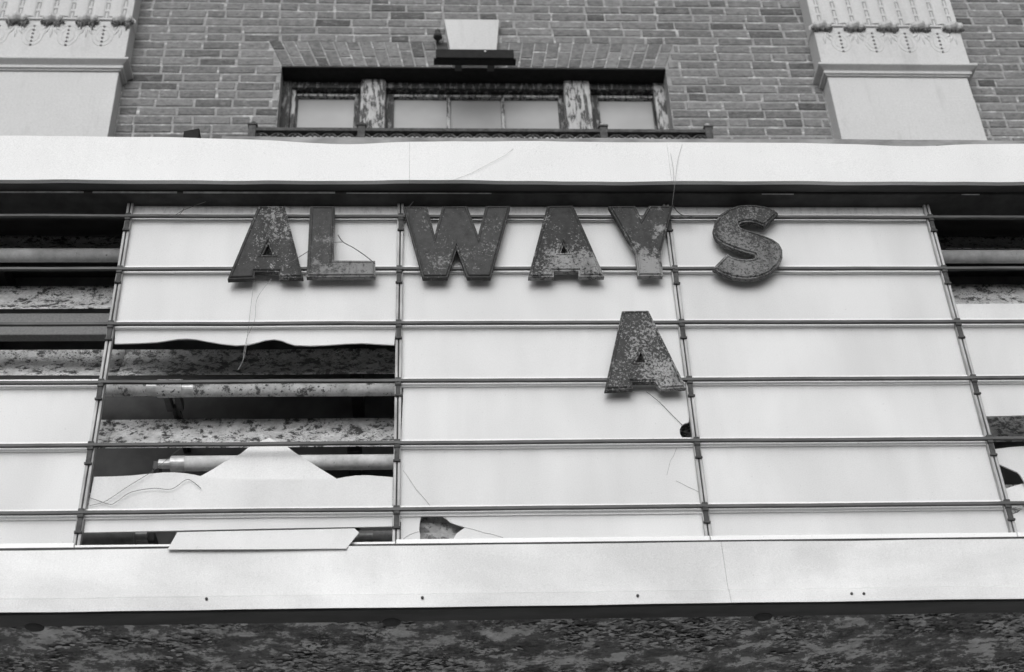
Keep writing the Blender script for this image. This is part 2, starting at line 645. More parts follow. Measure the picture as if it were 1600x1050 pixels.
# arch of fanned bricks, one object each
arch = MB().prism([(xL + .004, zT + .003), (xR - .004, zT + .003), (aTR, zA), (aTL, zA)], YW + 0.0026, YW + 0.05).build('arch', 'mortar', bld)
hA = zA - zT
for side in (-1, 1):
    bx0, tx0 = (xL, aTL) if side < 0 else (xR, aTR)
    bx1, tx1 = key_x(zT, side), key_x(zA, side)
    n = 14
    for i in range(n):
        for seg in range(2):
            cut = 0.64 if (i % 2) == 0 else 0.36
            v0, v1 = ((0.025, cut - 0.025) if seg == 0 else (cut + 0.02, 0.985))
            u0, u1 = i / n, (i + 1) / n

            def pt(u, v):
                xb = bx0 + (bx1 - bx0) * u
                xt = tx0 + (tx1 - tx0) * u
                return (xb + (xt - xb) * v, zT + hA * v)
            du = 0.0045 / abs(bx1 - bx0)
            q = [pt(u0 + du, v0), pt(u1 - du, v0), pt(u1 - du, v1), pt(u0 + du, v1)]
            if side > 0:
                q = [q[1], q[0], q[3], q[2]]
            mb = MB()
            brick_block(mb, q, YW - 0.001 + random.uniform(-.001, .001), YW + 0.03, 0.0015, 0.003)
            mb.build('brick', 'brick', arch)

# keystone
ks = MB().prism([(WX(707, 103, 2.96), zT - 0.004), (WX(775, 104, 2.96), zT - 0.004), (WX(780, 31, 2.96), zK), (WX(694, 31, 2.96), zK)], 2.955, YW + 0.05)
ks.build('keystone', 'stone_key', bld, bevel=0.004)

# ------------------------------------------------------------------ pilasters
zMt, zMb = WZ(1400, 102, 2.865), WZ(1400, 121, 2.9)   # moulding top and bottom
zOr = WZ(1400, 44, 2.87)                              # row of carved leaves


def rad_leaf(mb, x, y, z, s):
    """one projecting carved leaf: five-lobed shelf with a rounded, drooping edge"""
    n = 15
    rings = []
    for (f, dz, rr) in ((0.0, 0.024, 0.80), (0.7, 0.024, 0.95), (1.0, 0.014, 1.0), (1.0, -0.006, 0.97), (0.9, -0.018, 0.80), (0.4, -0.022, 0.45)):
        ring = []
        for i in range(n):
            a = math.pi * i / (n - 1)
            lob = 1 + 0.13 * math.cos(a * 8)
            ring.append((x - math.cos(a) * s * rr * lob, y - math.sin(a) * 0.055 * rr * lob * (0.5 + f * .5), z + dz - 0.006 * abs(math.cos(a * 4))))
        rings.append(ring)
    vs = [p for r in rings for p in r]
    fs = []
    for j in range(len(rings) - 1):
        for i in range(n - 1):
            fs.append((j * n + i, (j + 1) * n + i, (j + 1) * n + i + 1, j * n + i + 1))
    fs.append(tuple(range(n)))
    fs.append(tuple(reversed(range((len(rings) - 1) * n, len(rings) * n))))
    mb.add(vs, fs)


for pi, (a, b) in enumerate(pil):
    w = b - a
    pl = MB().box(a, b, 2.90, YW + 0.02, -0.05, zMb).build('pilaster', 'stone', bld, bevel=0.004)
    # a fine joint between stone blocks, set a hair proud below it
    zj = WZ(1400, 155, 2.9)
    MB().box(a - .0015, b + .0015, 2.898, YW + 0.015, -0.05, zj).build('plinth_block', 'stone', pl, bevel=0.003)
    hm = zMt - zMb
    mo = MB()
    prof = [(0.0, 0.012), (0.12, 0.012), (0.14, 0.024), (0.36, 0.026), (0.40, 0.018), (0.52, 0.022), (0.62, 0.034), (0.74, 0.050), (0.80, 0.056), (1.0, 0.056)]
    vs, fs = [], []
    for (t, pr) in prof:
        z = zMb + hm * t
        y = 2.90 - pr
        vs += [(a - pr, YW + 0.02, z), (a - pr, y, z), (b + pr, y, z), (b + pr, YW + 0.02, z)]
    for k in range(len(prof) - 1):
        for i in range(3):
            fs.append((k * 4 + i, k * 4 + i + 1, (k + 1) * 4 + i + 1, (k + 1) * 4 + i))
    m4 = (len(prof) - 1) * 4
    fs += [(m4, m4 + 1, m4 + 2, m4 + 3), (3, 2, 1, 0)]
    mo.add(vs, fs).build('moulding', 'stone', pl, bevel=0.002)
    ua, ub = a - 0.028, b + 0.028
    up = MB().box(ua, ub, 2.872, YW + 0.02, zMt + 0.001, WZ1).build('upper_shaft', 'stone', pl, bevel=0.004)
    MB().box(ua - .004, ub + .004, 2.860, YW + .018, zOr + 0.004, zOr + 0.018).build('string_course', 'stone', pl, bevel=.004)
    # flutes: shallow raised ribs standing off the upper shaft
    pitch = 0.198
    xs0 = b - 0.02 if pi == 0 else a + 0.02
    sgn = -1 if pi == 0 else 1
    nleaf = int(w / pitch) + 1
    leaves = [xs0 + sgn * pitch * k for k in range(nleaf)]
    for x in leaves:
        mb = MB()
        rad_leaf(mb, x, 2.875, zOr + random.uniform(-.003, .003), 0.066)
        mb.build('carved_leaf', 'stone', pl, smooth=False)
        for q in range(5):                            # pale lobes fanning down the shaft below each leaf
            an = (q - 2) * 0.42 + random.uniform(-.05, .05)
            L = (0.085, 0.105, 0.12, 0.105, 0.085)[q]
            p0 = (x + math.sin(an) * .02, 2.8775, zOr - 0.03)
            p1 = (x + math.sin(an) * L * .55, 2.8745, zOr - 0.03 - math.cos(an) * L * .55)
            p2 = (x + math.sin(an) * L * 1.05, 2.8765, zOr - 0.03 - math.cos(an) * L)
            if ua + .01 < p2[0] < ub - .01:
                MB().tube([p0, p1, p2], [0.005, 0.0105, 0.003], 8).build('relief_lobe', 'stone', pl, smooth=True)
        d = MB()
        for k in range(9):                            # soot-black foliage hanging under the leaf, longest at its two lobes
            xx = x + (k - 4) * 0.0145 + random.uniform(-.003, .003)
            L = (0.012, 0.030, 0.034, 0.022, 0.014, 0.024, 0.036, 0.028, 0.010)[k] * random.uniform(.7, 1.3) * (1.25 if pi == 0 else .8)
            d.tube([(xx, 2.860, zOr - 0.010), (xx + random.uniform(-.004, .004), 2.858, zOr - 0.018 - L * .5), (xx, 2.868, zOr - 0.018 - L)], [0.010, 0.008, 0.003], 6)
        d.build('pendant_foliage', 'soot', pl)
        for s2 in (-1, 1):                            # low relief curls beside the leaf
            if not ua + 0.03 < x + s2 * pitch / 2 < ub - 0.03:
                continue
            d = MB()
            for rr in (0.040, 0.064):
                pts = []
                for q in range(9):
                    an = math.pi * (0.05 + 0.9 * q / 8)
                    pts.append((x + s2 * (pitch / 2) - s2 * math.sin(an) * rr * 0.9, 2.8755, zOr - 0.12 + math.cos(an) * rr * 1.3))
                d.tube(pts, 0.0062, 6)
            d.build('relief_curl', 'stone', pl)
    for k in range(2 * nleaf):                        # shallow rounded flutes between the slot strips
        xf = xs0 + sgn * pitch * (k * 0.5 + 0.25)
        if not ua + 0.04 < xf < ub - 0.04:
            continue
        hw = pitch * 0.185
        pr_ = []
        for q in range(9):
            an = math.pi * q / 8
            pr_.append((xf - math.cos(an) * hw, 2.8725 - math.sin(an) * 0.010))
        vs = [(x_, y_, z_) for z_ in (zOr + 0.035, WZ1 - .01) for (x_, y_) in pr_]
        MB().add(vs, [(q, q + 1, q + 10, q + 9) for q in range(8)] + [tuple(reversed(range(9))), tuple(range(9, 18))]).build('flute', 'stone', pl, smooth=False)
    strips = [xs0 + sgn * (pitch * (k + 0.5)) for k in range(nleaf)] + leaves
    for si, x in enumerate(strips):
        if x < ua + 0.03 or x > ub - 0.03:
            continue
        d = MB()
        zz = zOr + 0.03 if si < nleaf else zOr + 0.055
        while zz < zOr + 0.62:                        # raised bars coloured dark as the shade of paired slots
            for s2 in (-1, 1):
                d.box(x + s2 * 0.0085 - 0.0022, x + s2 * 0.0085 + 0.0022, 2.8685, 2.8735, zz, zz + 0.052)
            d.box(x - 0.0063, x + 0.0063, 2.8685, 2.8735, zz + 0.047, zz + 0.052)
            zz += 0.074
        d.build('slot_strip', 'slot_shade', pl)
        if si < nleaf:
            d = MB()
            for k in range(6):
                zq = zOr - 0.045 - k * 0.031
                d.tube([(x, 2.8735, zq), (x, 2.868, zq), (x, 2.8655, zq)], [0.0085, 0.007, 0.003], 8)
            d.build('bead_strip', 'hole_shade', pl)  # raised beads coloured dark as the shade of small holes

# ------------------------------------------------------------------ window
YF = YW + 0.12
win = bpy.data.objects.new('window', None)
C.objects.link(win)
win.parent = bld
win.matrix_parent_inverse = PINV[bld.name]
win.location = (0, 0, 0)


def wpart(name, mat, mb, bevel=0.003):
    return mb.build(name, mat, win, bevel=bevel)


zH = WZ(740, 124, YF)
MB().box(xL, xR, YW + .003, YF, zT - 0.008, zT + .004).build('lintel_shade', 'jet', win)  # black plate added under the arch to carry the recess's shade
wpart('head_frame', 'timberd', MB().box(xL, xR, YF, YF + 0.1, zH - 0.075, zT + .01))
wpart('head_bead', 'timberd', MB().box(xL + .05, xR - .05, YF - 0.018, YF + 0.02, zH - 0.02, zH + 0.012))
fl = WX(461, 160, YF)
fr = WX(1029, 160, YF)
wpart('jamb', 'timberd', MB().box(xL - .01, xL + 0.052, YF - 0.01, YF + 0.1, zS, zT))
wpart('jamb', 'timber', MB().box(xR - 0.062, xR + .01, YF - 0.01, YF + 0.1, zS, zT))
wpart('jamb_bead', 'timber', MB().box(xL + 0.052, fl, YF + 0.02, YF + 0.1, zS, zH))
wpart('jamb_bead', 'timberd', MB().box(fr, xR - 0.062, YF + 0.02, YF + 0.1, zS, zH))


def mullion(p0, p1):
    x0, x1 = WX(p0, 170, YF - .03), WX(p1, 170, YF - .03)
    n = 9
    poly = []
    for i in range(n):                                # rounded front like a turned half column
        a = math.pi * i / (n - 1)
        poly.append(((x0 + x1) / 2 - math.cos(a) * (x1 - x0) / 2, YF - 0.005 - min(1.0, math.sin(a) * 2.2) * 0.022))
    poly += [(x1, YF + 0.09), (x0, YF + 0.09)]
    mb = MB()
    n = len(poly)
    zs = [zS + (zH - 0.004 - zS) * k / 14 for k in range(15)]
    vs, fs = [], []
    for z in zs:
        for (x, y) in poly:
            vs.append((x + fn(x * 40, z * 18) * .002, y + fn(x * 30, z * 22, 5) * .003, z))
    for k in range(14):
        for i in range(n):
            j = (i + 1) % n
            fs.append((k * n + i, k * n + j, (k + 1) * n + j, (k + 1) * n + i))
    fs += [tuple(reversed(range(n))), tuple(range(14 * n, 15 * n))]
    mb.add(vs, fs)
    return wpart('mullion', 'timber', mb, 0)


mullion(562, 602)
mullion(884, 926)


def sash(p0, p1, bars):
    """p0,p1: photo x of the glass edges"""
    YS = YF + 0.045
    x0, x1 = WX(p0, 175, YS), WX(p1, 175, YS)
    zt = WZ(740, 152, YS)
    fw = 0.045
    s = MB().box(x0 - fw, x1 + fw, YS, YS + 0.035, zt, zH + .01).build('sash_head', 'timberd', win, bevel=0.003)
    MB().box(x0 - .006, x1 + .006, YS - .008, YS + 0.03, zt - .005, zt + 0.012).build('sash_bead', 'timber', win, bevel=0.002)
    MB().box(x0 - fw, x0, YS - .002, YS + 0.034, zS, zt + .02).build('sash_stile', 'timberd', win, bevel=0.003)
    MB().box(x1, x1 + fw, YS - .002, YS + 0.034, zS, zt + .02).build('sash_stile', 'timberd', win, bevel=0.003)
    xs = [x0] + [WX(q, 175, YS) for q in bars] + [x1]
    for q in xs[1:-1]:
        MB().box(q - 0.009, q + 0.009, YS - .004, YS + 0.034, zS, zt + .004).build('glazing_bar', 'timber', win, bevel=0.002)
    for k in range(len(xs) - 1):
        MB().box(xs[k] - .004, xs[k + 1] + .004, YS + 0.018, YS + 0.023, zS, zt + .01).build('pane', 'glass', win)


sash(464, 553, [])
sash(615, 873, [700.5, 786])
sash(937, 1021, [])
MB().box(xL - .12, xR + .12, YW - 0.12, YF + 0.1, zS - 0.09, zS).build('sill', 'stone', win, bevel=0.004)
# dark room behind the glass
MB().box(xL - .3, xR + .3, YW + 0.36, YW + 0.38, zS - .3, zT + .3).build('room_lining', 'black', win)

# ledge carrying the railing (hidden by the marquee's roof)
YR = 2.66
zRt = WZ(740, 204.5, YR)
zLe = zRt - 0.32
MB().box(WX(380, 205, YR) - .05, WX(1118, 205, YR) + .05, YR - 0.09, YW + 0.01, zLe - 0.12, zLe).build('ledge', 'stone', bld, bevel=0.006)

# ------------------------------------------------------------------ railing
rl0, rl1 = WX(395, 205, YR), WX(1106, 210, YR)
rail = thing('iron_railing', ((rl0 + rl1) / 2, YR, zLe), 'low dark cast iron railing with ring pattern below the timber window', 'railing')
MB().box(rl0, rl1, YR - 0.022, YR + 0.022, zRt - 0.024, zRt).build('top_rail', 'iron', rail, bevel=0.004)
MB().box(rl0, rl1, YR - 0.016, YR + 0.016, zRt - 0.115, zRt - 0.10).build('middle_rail', 'iron', rail, bevel=0.003)
MB().box(rl0, rl1, YR - 0.016, YR + 0.016, zLe + 0.03, zLe + 0.05).build('bottom_rail', 'iron', rail, bevel=0.003)
for p in (395, 565, 942, 1106):
    x = WX(p, 205, YR)
    po = MB().box(x - 0.02, x + 0.02, YR - 0.027, YR + 0.027, zLe - .004, zRt + 0.014).build('post', 'iron', rail, bevel=0.003)
    MB().box(x - 0.026, x + 0.026, YR - 0.033, YR + 0.033, zRt + 0.010, zRt + 0.022).build('post_cap', 'iron', po, bevel=0.003)
    MB().tube([(x, YR, zRt + .018), (x, YR, zRt + .03), (x, YR, zRt + .042), (x, YR, zRt + .054), (x, YR, zRt + .06)], [0.008, 0.014, 0.017, 0.012, 0.003], 10).build('finial', 'iron' if p < 900 else 'ironlight', po, smooth=True)
# arches and baluster bars repeated along the railing
nA = int((rl1 - rl0) / 0.0885)
st = (rl1 - rl0) / nA
ab = MB()
pts = []
for q in range(9):
    a = math.pi * q / 8
    pts.append((-math.cos(a) * st * 0.42, 0, -0.064 + math.sin(a) * 0.036))
ab.tube(pts, 0.0085, 6)
ab.tube([(0, 0, -0.1), (0, 0, -0.058)], 0.006, 6)
ab.add([(-.012, -.006, -.03), (.012, -.006, -.03), (0, -.006, -.05), (-.012, .006, -.03), (.012, .006, -.03), (0, .006, -.05)], [(0, 2, 1), (3, 4, 5), (0, 1, 4, 3), (1, 2, 5, 4), (2, 0, 3, 5)])
abm = ab.mesh('arch_scroll')
abm.materials.append(M['iron'])
bb = MB().box(-0.006, 0.006, -0.006, 0.006, zLe + 0.045 - zRt, -0.11).mesh('baluster')
bb.materials.append(M['iron'])
for i in range(nA):
    x = rl0 + st * (i + 0.5)
    for nm, me in (('arch_scroll', abm), ('baluster', bb)):
        o = bpy.data.objects.new(nm, me)
        C.objects.link(o)
        o.parent = rail
        o.matrix_parent_inverse = PINV[rail.name]
        o.location = (x, YR, zRt)

# ------------------------------------------------------------------ steel channel across the keystone, insulator
yc = 2.84
cx0, cx1 = WX(681, 85, yc), WX(803, 86, yc)
cz1, cz0 = WZ(740, 77, yc), WZ(740, 90, yc)
ch = thing('steel_channel', ((cx0 + cx1) / 2, yc, cz0), 'black steel channel bolted across the pale keystone above the window', 'steel channel')
MB().box(cx0, cx1, yc, yc + 0.012, cz0, cz1).build('web', 'jet', ch, bevel=0.002)
MB().box(cx0 - .012, cx1 + .012, yc + 0.0121, yc + 0.06, cz0 - .002, cz0 + 0.010).build('flange', 'jet', ch, bevel=0.002)
MB().box(cx0, cx1, yc + 0.0121, yc + 0.06, cz1 - 0.010, cz1 - .001).build('flange', 'jet', ch, bevel=0.002)
for x in (cx0 + 0.13, cx1 - 0.13):
    MB().box(x - 0.02, x + 0.02, yc + 0.011, 2.957, cz0 + 0.012, cz0 + 0.05).build('bracket', 'dark', ch)
bx = WX(758, 80, yc)
MB().tube([(bx, yc + .002, cz1 - .02), (bx, yc - .006, cz1 - .02)], 0.006, 8).build('bolt', 'cap', ch)

ins = W(684, 50, 2.93)
it = thing('cable_insulator', (ins.x, YW, ins.z), 'small dark knob insulator fixed to the bricks beside the keystone', 'insulator')
MB().tube([(ins.x, YW + .02, ins.z - .012), (ins.x, 2.95, ins.z - .012)], 0.009, 8).build('stem', 'iron', it)
MB().tube([(ins.x, 2.945, ins.z - .035), (ins.x, 2.945, ins.z - .028), (ins.x, 2.945, ins.z - .008), (ins.x, 2.945, ins.z + .004), (ins.x, 2.945, ins.z + .012), (ins.x, 2.945, ins.z + .03), (ins.x, 2.945, ins.z + .036)],
          [.018, .027, .024, .014, .018, .015, .004], 12).build('knob', 'black', it, smooth=True)

# ------------------------------------------------------------------ marquee
MX0, MX1 = -2.9, 3.45
mq = thing('theatre_marquee', (0.27, 1.5, 2.85), 'wide white theatre marquee with ribbed letter board and broken panes', 'marquee')
RIB = [-0.780 - 0.6986, -0.780, -0.0829, 0.6163, 1.3161, 1.3161 + 0.6986]
PZ = [1.6 + z for z in (2.42302, 2.24960, 2.07846, 1.90673, 1.73300, 1.55809)]     # where panes meet
RZ = [1.6 + (z - 1.6) * (2.84 - 0.0185) / 2.84 for z in PZ]                       # rails stand in front of the joints
ZHD = WZ(800, 315, 0.0)                               # underside of the header
ZBT = WZ(800, 851, -0.03)                             # foot of the panes
YFT = -0.095                                          # front of the top fascia
zf0, zf1 = WZ(800, 282.5, YFT), WZ(800, 222.5, YFT)


def wob_top(x, y, z):
    k = (z - zf0) / (zf1 - zf0)
    dz = 0.004 * k * fn(x * 2.3, 3.1) + 0.0015 * fn(x * 9, 1.0) + (1 - k) * 0.0016 * fn(x * 7, 8.0)
    px = 800 + x * 590
    if k > .5:
        dz += 0.016 * (k - .5) * 2 * min(1, max(0, 1 - (px - 180) / 420))          # higher at the left end
        dz -= 0.010 * (k - .5) * 2 * math.exp(-((px - 660) / 70) ** 2)
        dz -= 0.007 * (k - .5) * 2 * math.exp(-((px - 1560) / 80) ** 2)
    dy = 0.004 * fn(x * 2.0, z * 6, 4.0) + 0.002 * fn(x * 7, z * 9, 2.0)
    return dy, dz


nz = 8
prof = [(YFT, zf1 - (zf1 - zf0) * i / nz) for i in range(nz + 1)]
seams = [MX0, WX(640, 250, YFT), WX(1045, 250, YFT), MX1]
for a, b in zip(seams[:-1], seams[1:]):
    MB().sweep([(YFT + .04, zf1)] + prof + [(YFT + .012, zf0)], a + .00025, b - .00025, max(20, int((b - a) / .03)), wob_top).build('top_fascia_sheet', 'fascia', mq, smooth=False, solid=0.0015)

# wavy flashing standing behind the top edge
fx0 = WX(345, 216, YFT)
n = 150
vs, fs = [], []
for i in range(n + 1):
    x = fx0 + (MX1 - fx0) * i / n
    px = 800 + x * 590
    top = WZ(800, 217.5, YFT + .02) + 0.003 * fn(x * 4, 11.0) + 0.0012 * fn(x * 22, 5)
    top -= 0.004 * math.exp(-((px - 350) / 60) ** 2)
    y = YFT + 0.012 + 0.004 * fn(x * 5, 2)
    vs += [(x, y, zf1 - 0.05), (x, y, top - .003), (x, y + 0.012, top), (x, y + 0.05, top - .004)]
for i in range(n):
    for k in range(3):
        fs.append((i * 4 + k, (i + 1) * 4 + k, (i + 1) * 4 + k + 1, i * 4 + k + 1))
MB().add(vs, fs).build('roof_flashing', 'flash', mq, solid=0.0012)
# black strips painting the shaded gaps under the flashing
for (p0, p1, lift, dn) in ((600, 840, 0.0, 0.012), (1045, 1110, 0.0, .003), (1462, 1640, 0.001, 0.008)):
    a, b = WX(p0, 218, YFT), WX(p1, 220, YFT)
    top, bot = [], []
    for i in range(17):
        u = i / 16
        x = a + (b - a) * u
        h = 0.002 + 0.007 * math.sin(math.pi * u) ** 1.5
        zc_ = zf1 + 0.001 + lift
        top.append((x, zc_ + h * .35 + .0008 * fn(x * 40)))
        bot.append((x, zc_ - dn - .004))
    MB().prism(bot + top[::-1], YFT + 0.006, YFT + 0.009).build('gap_shade', 'jet', mq)

# underside of the top fascia: boards coloured dark as shade, painted edge highlight between
ys = -0.052
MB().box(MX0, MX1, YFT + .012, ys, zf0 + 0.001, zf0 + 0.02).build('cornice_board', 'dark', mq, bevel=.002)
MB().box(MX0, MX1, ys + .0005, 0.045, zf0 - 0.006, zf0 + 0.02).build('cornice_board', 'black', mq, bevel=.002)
x = MX0
while x < MX1:                                        # pale strips painting the highlight along the edge
    L = random.uniform(.05, .5)
    px = 800 + x * 590
    if px < 560 or random.random() < .35:
        MB().box(x, x + L * .93, ys - 0.0016, ys + .001, zf0 - 0.0064, zf0 - .0022 if px < 560 else zf0 - .0052).build('edge_highlight', 'rib', mq)
    x += L
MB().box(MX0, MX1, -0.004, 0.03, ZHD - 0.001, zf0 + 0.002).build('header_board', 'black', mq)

# cabinet shell behind the letter board
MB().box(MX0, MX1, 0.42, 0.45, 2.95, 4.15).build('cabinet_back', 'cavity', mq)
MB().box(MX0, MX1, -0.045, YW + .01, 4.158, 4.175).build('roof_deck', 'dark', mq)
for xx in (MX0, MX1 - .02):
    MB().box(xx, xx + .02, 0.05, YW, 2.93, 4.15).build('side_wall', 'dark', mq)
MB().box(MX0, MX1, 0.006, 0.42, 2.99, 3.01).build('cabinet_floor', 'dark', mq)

# lower fascia, lip, underside and soffit
YLF = -0.042
zl1 = WZ(800, 852, YLF)
zl2 = WZ(800, 926, YLF - .01)
zl3 = WZ(800, 947, YLF - .022)


def wob_low(x, y, z):
    return 0.0035 * fn(x * 2.1, z * 7, 9.0) + 0.0018 * fn(x * 6, z * 11, 1.0), 0.0012 * fn(x * 5, 4.0)


prof = [(YLF + .03, zl1 + .001)] + [(YLF - .010 * i / 5, zl1 + (zl2 - zl1) * i / 5) for i in range(6)] + [(YLF - .016, zl2 - .006), (YLF - .022, zl3 + .004), (YLF - .022, zl3)]
sm = WX(1132, 890, YLF)
for a, b in ((MX0, sm), (sm, MX1)):
    MB().sweep(prof, a + .0003, b - .0003, max(30, int((b - a) / .03)), wob_low).build('lower_fascia_sheet', 'fascia2', mq, solid=0.0015)
YUB = 0.002
MB().box(MX0, MX1, YLF - .013, YUB, zl3 - 0.003, zl3 + 0.012).build('soffit_edge_board', 'dark', mq, bevel=.004)
zso = zl3 + 0.006
MB().box(MX0, MX1, YUB + .0005, YW + .01, zso, zso + 0.02).build('soffit', 'soffit', mq)
fl_ = MB()
rs = random.Random(3)
cnt = 0
while cnt < 4500:                                     # curled flakes of paint hanging from the soffit
    x, y = rs.uniform(-2.0, 2.6), YUB + rs.random() ** 1.3 * 0.62 + .01
    if fn(x * 3.2, y * 5.5, 2.0) + 0.5 * fn(x * 9, y * 13, 7.0) < rs.uniform(0.05, .45):
        continue
    cnt += 1
    r0_ = rs.uniform(.002, .009)
    a0, n_ = rs.uniform(0, 6.28), 6
    tx, ty = rs.uniform(-.25, .25), rs.uniform(-.35, .15)
    ring = []
    for q in range(n_):
        an = a0 + 6.283 * q / n_
        rr = r0_ * rs.uniform(.55, 1.2)
        dx, dy = math.cos(an) * rr * 1.3, math.sin(an) * rr
        ring.append((x + dx, y + dy, zso - .0012 - max(0, .0008 + dx * tx + dy * ty + rr * rs.uniform(0, .15))))
    fl_.add([(x, y, zso - .0008)] + ring, [(0, 1 + (q + 1) % n_, 1 + q) for q in range(n_)])
fo = fl_.build('paint_flakes', 'flake', mq)
fo['kind'] = 'stuff'
for (px, py) in ((323, 937), (660, 935), (996, 932), (1330, 929), (1349, 929), (-40, 939), (1690, 926)):
    p = W(px, py, YLF - .018)
    MB().tube([(p.x, YLF - .008, p.z), (p.x, YLF - .0235, p.z), (p.x, YLF - .025, p.z)], [.0032, .0032, .0015], 8).build('rivet', 'clip', mq)
for (px, py) in ((612, 973), (1192, 966), (55, 980), (1770, 960)):
    p = W(px, py, YUB + 0.005)
    MB().tube([(p.x, YUB, zl3 + .02), (p.x, YUB, zl3 - .004), (p.x, YUB, zl3 - .007), (p.x, YUB, zl3 - .008)], [.020, .020, .014, .004], 16).build('bolt_head', 'black', mq, smooth=False)

# interior reflectors, tilted to catch the light, with the dark cabinet between
for k, zb in enumerate((3.012, 3.224, 3.434, 3.650, 3.860, 4.062)):
    zt_ = min(zb + 0.116, 4.15)
    prof = []
    for i in range(9):
        u = i / 8
        prof.append((0.235 - 0.055 * (1 - u) ** 1.6, zb + (zt_ - zb) * u))
    for (a, b, mt) in ((MX0, -0.80, 'board'), (-0.80, 1.30, 'boardd' if k == 3 else 'board'), (1.30, MX1, 'boardd' if k in (1, 2) else 'board')):
        MB().sweep(prof, a, b - .001, 40, lambda x, y, z: (0.003 * fn(x * 3, z * 5), 0.001 * fn(x * 6))).build('reflector', mt, mq, smooth=True, solid=0.002)
    for xh in (-2.2, -1.2, -0.2, 0.8, 1.8, 2.8):
        MB().box(xh - .015, xh + .015, .238, .425, zb + .02, zt_ - .02).build('reflector_bracket', 'dark', mq)
# flat steel stiffener seen through the left opening
MB().box(MX0, 0.5, 0.10, 0.13, WZ(90, 523, .10), WZ(90, 489, .10)).build('stiffener', 'beam', mq, bevel=.003)
for xh in (-2.4, 0.45):
    MB().box(xh, xh + .03, .128, .43, WZ(90, 515, .10), WZ(90, 495, .10)).build('stiffener_arm', 'dark', mq)


# ribs, clips, rails
def ribpiece(x, z0, z1):
    r = MB()
    for s in (-1, 1):
        r.add([], [])
        r.box(x + s * 0.0048 - 0.0032, x + s * 0.0048 + 0.0032, -0.012, 0.004, z0, z1)
    r.box(x - 0.0016, x + 0.0016, -0.006, 0.012, z0, z1)
    return r


for x in RIB:
    rb = ribpiece(x, ZBT - 0.006, ZHD).build('rib', 'rib', mq, bevel=.0012)
    MB().box(x - 0.0014, x + 0.0014, -0.0068, -0.0062, ZBT - .004, ZHD).build('rib_groove', 'black', rb)
    for i, z in enumerate(RZ):
        s = 1 + random.uniform(-.1, .1)
        tw = random.uniform(-.0015, .0015)
        cl = MB().box(x - 0.0058 + tw, x + 0.0058 + tw, -0.0165, -0.0118, z - 0.042 * s, z - 0.004).build('clip', 'clip', rb, bevel=.001)
        MB().box(x - 0.0085 + tw, x + 0.0085 + tw, -0.0175, -0.0114, z - 0.046 * s, z - 0.041 * s).build('clip_tab', 'clip', rb, bevel=.0008)
        MB().box(x - 0.0070 + tw, x + 0.0070 + tw, -0.0190, -0.0118, z - 0.012, z + 0.010).build('clip_hook', 'clip', rb, bevel=.001)
ends = [MX0] + RIB + [MX1]
for z in RZ:
    for a, b in zip(ends[:-1], ends[1:]):
        n = 12
        ph = random.uniform(0, 50)
        vs, fs = [], []
        for i in range(n + 1):
            x = a + (b - a) * i / n
            dz = 0.0013 * fn(x * 4, z * 9, ph) + .0004 * fn(x * 17, z)
            for (y, zz) in ((-0.0205, 0.0034), (-0.0205, -0.0034), (-0.0118, -0.0034), (-0.0118, 0.0034)):
                vs.append((x, y, z + zz + dz))
        for i in range(n):
            for k in range(4):
                j = (k + 1) % 4
                fs.append((i * 4 + k, (i + 1) * 4 + k, (i + 1) * 4 + j, i * 4 + j))
        fs += [(0, 1, 2, 3), (n * 4 + 3, n * 4 + 2, n * 4 + 1, n * 4)]
        MB().add([(v[0] + .0005, v[1], v[2]) for v in vs], fs).build('rail', 'rail', mq)

# ------------------------------------------------------------------ panes
zrow = [ZHD] + PZ + [ZBT]
GAP = 0.0075


def pane_strip(parent, a, b, z, seed):
    """pale glazing lip hanging just below a rail"""
    d = 0.020 + 0.003 * fn(seed * 3.3)
    n = 10
    vs, fs = [], []
    for i in range(n + 1):
        x = a + (b - a) * i / n
        e = 0.0012 * fn(x * 6, seed * 5.1)
        vs += [(x, -0.0030, z + .006), (x, -0.0042, z - d + e), (x, -0.0003, z - d + e)]
    for i in range(n):
        for k in range(2):
            fs.append((i * 3 + k, i * 3 + k + 3, i * 3 + k + 4, i * 3 + k + 1)[::-1])
    return MB().add(vs, fs).build('glazing_strip', 'strip', parent, solid=0.0012)


def bow(seed): return lambda x, z: 0.0012 * fn(x * 2.2, z * 5, seed * 2.7)


def full_pane(c, r):
    a, b = ends[c] + GAP, ends[c + 1] - GAP
    z1, z0_ = zrow[r], zrow[r + 1]
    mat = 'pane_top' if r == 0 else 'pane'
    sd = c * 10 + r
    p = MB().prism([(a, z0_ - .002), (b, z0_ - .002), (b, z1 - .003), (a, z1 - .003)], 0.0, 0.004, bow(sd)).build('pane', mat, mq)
    if r > 0:
        pane_strip(p, a, b, z1, sd)
    return p


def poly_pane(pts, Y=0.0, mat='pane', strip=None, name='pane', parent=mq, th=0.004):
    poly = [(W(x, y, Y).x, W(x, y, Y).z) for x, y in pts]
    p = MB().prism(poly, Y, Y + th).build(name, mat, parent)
    if strip is not None:
        c, r = strip
        pane_strip(p, ends[c] + GAP, ends[c + 1] - GAP, zrow[r], c * 10 + r)
    return p


# ends index: 0 MX0..RIB0, 1 RIB0..RIB1 (left bay in view), 2 torn bay, 3 letter bay, 4 wide clean bay, 5 right bay, 6 ..MX1
gone = {(1, 0), (1, 1), (1, 2), (1, 3), (2, 3), (2, 4), (2, 5), (2, 6), (3, 4), (3, 6), (5, 0), (5, 1), (5, 2), (5, 4), (5, 5), (5, 6)}
P = {}
for c in range(7):
    for r in range(7):
        if (c, r) not in gone:
            P[(c, r)] = full_pane(c, r)
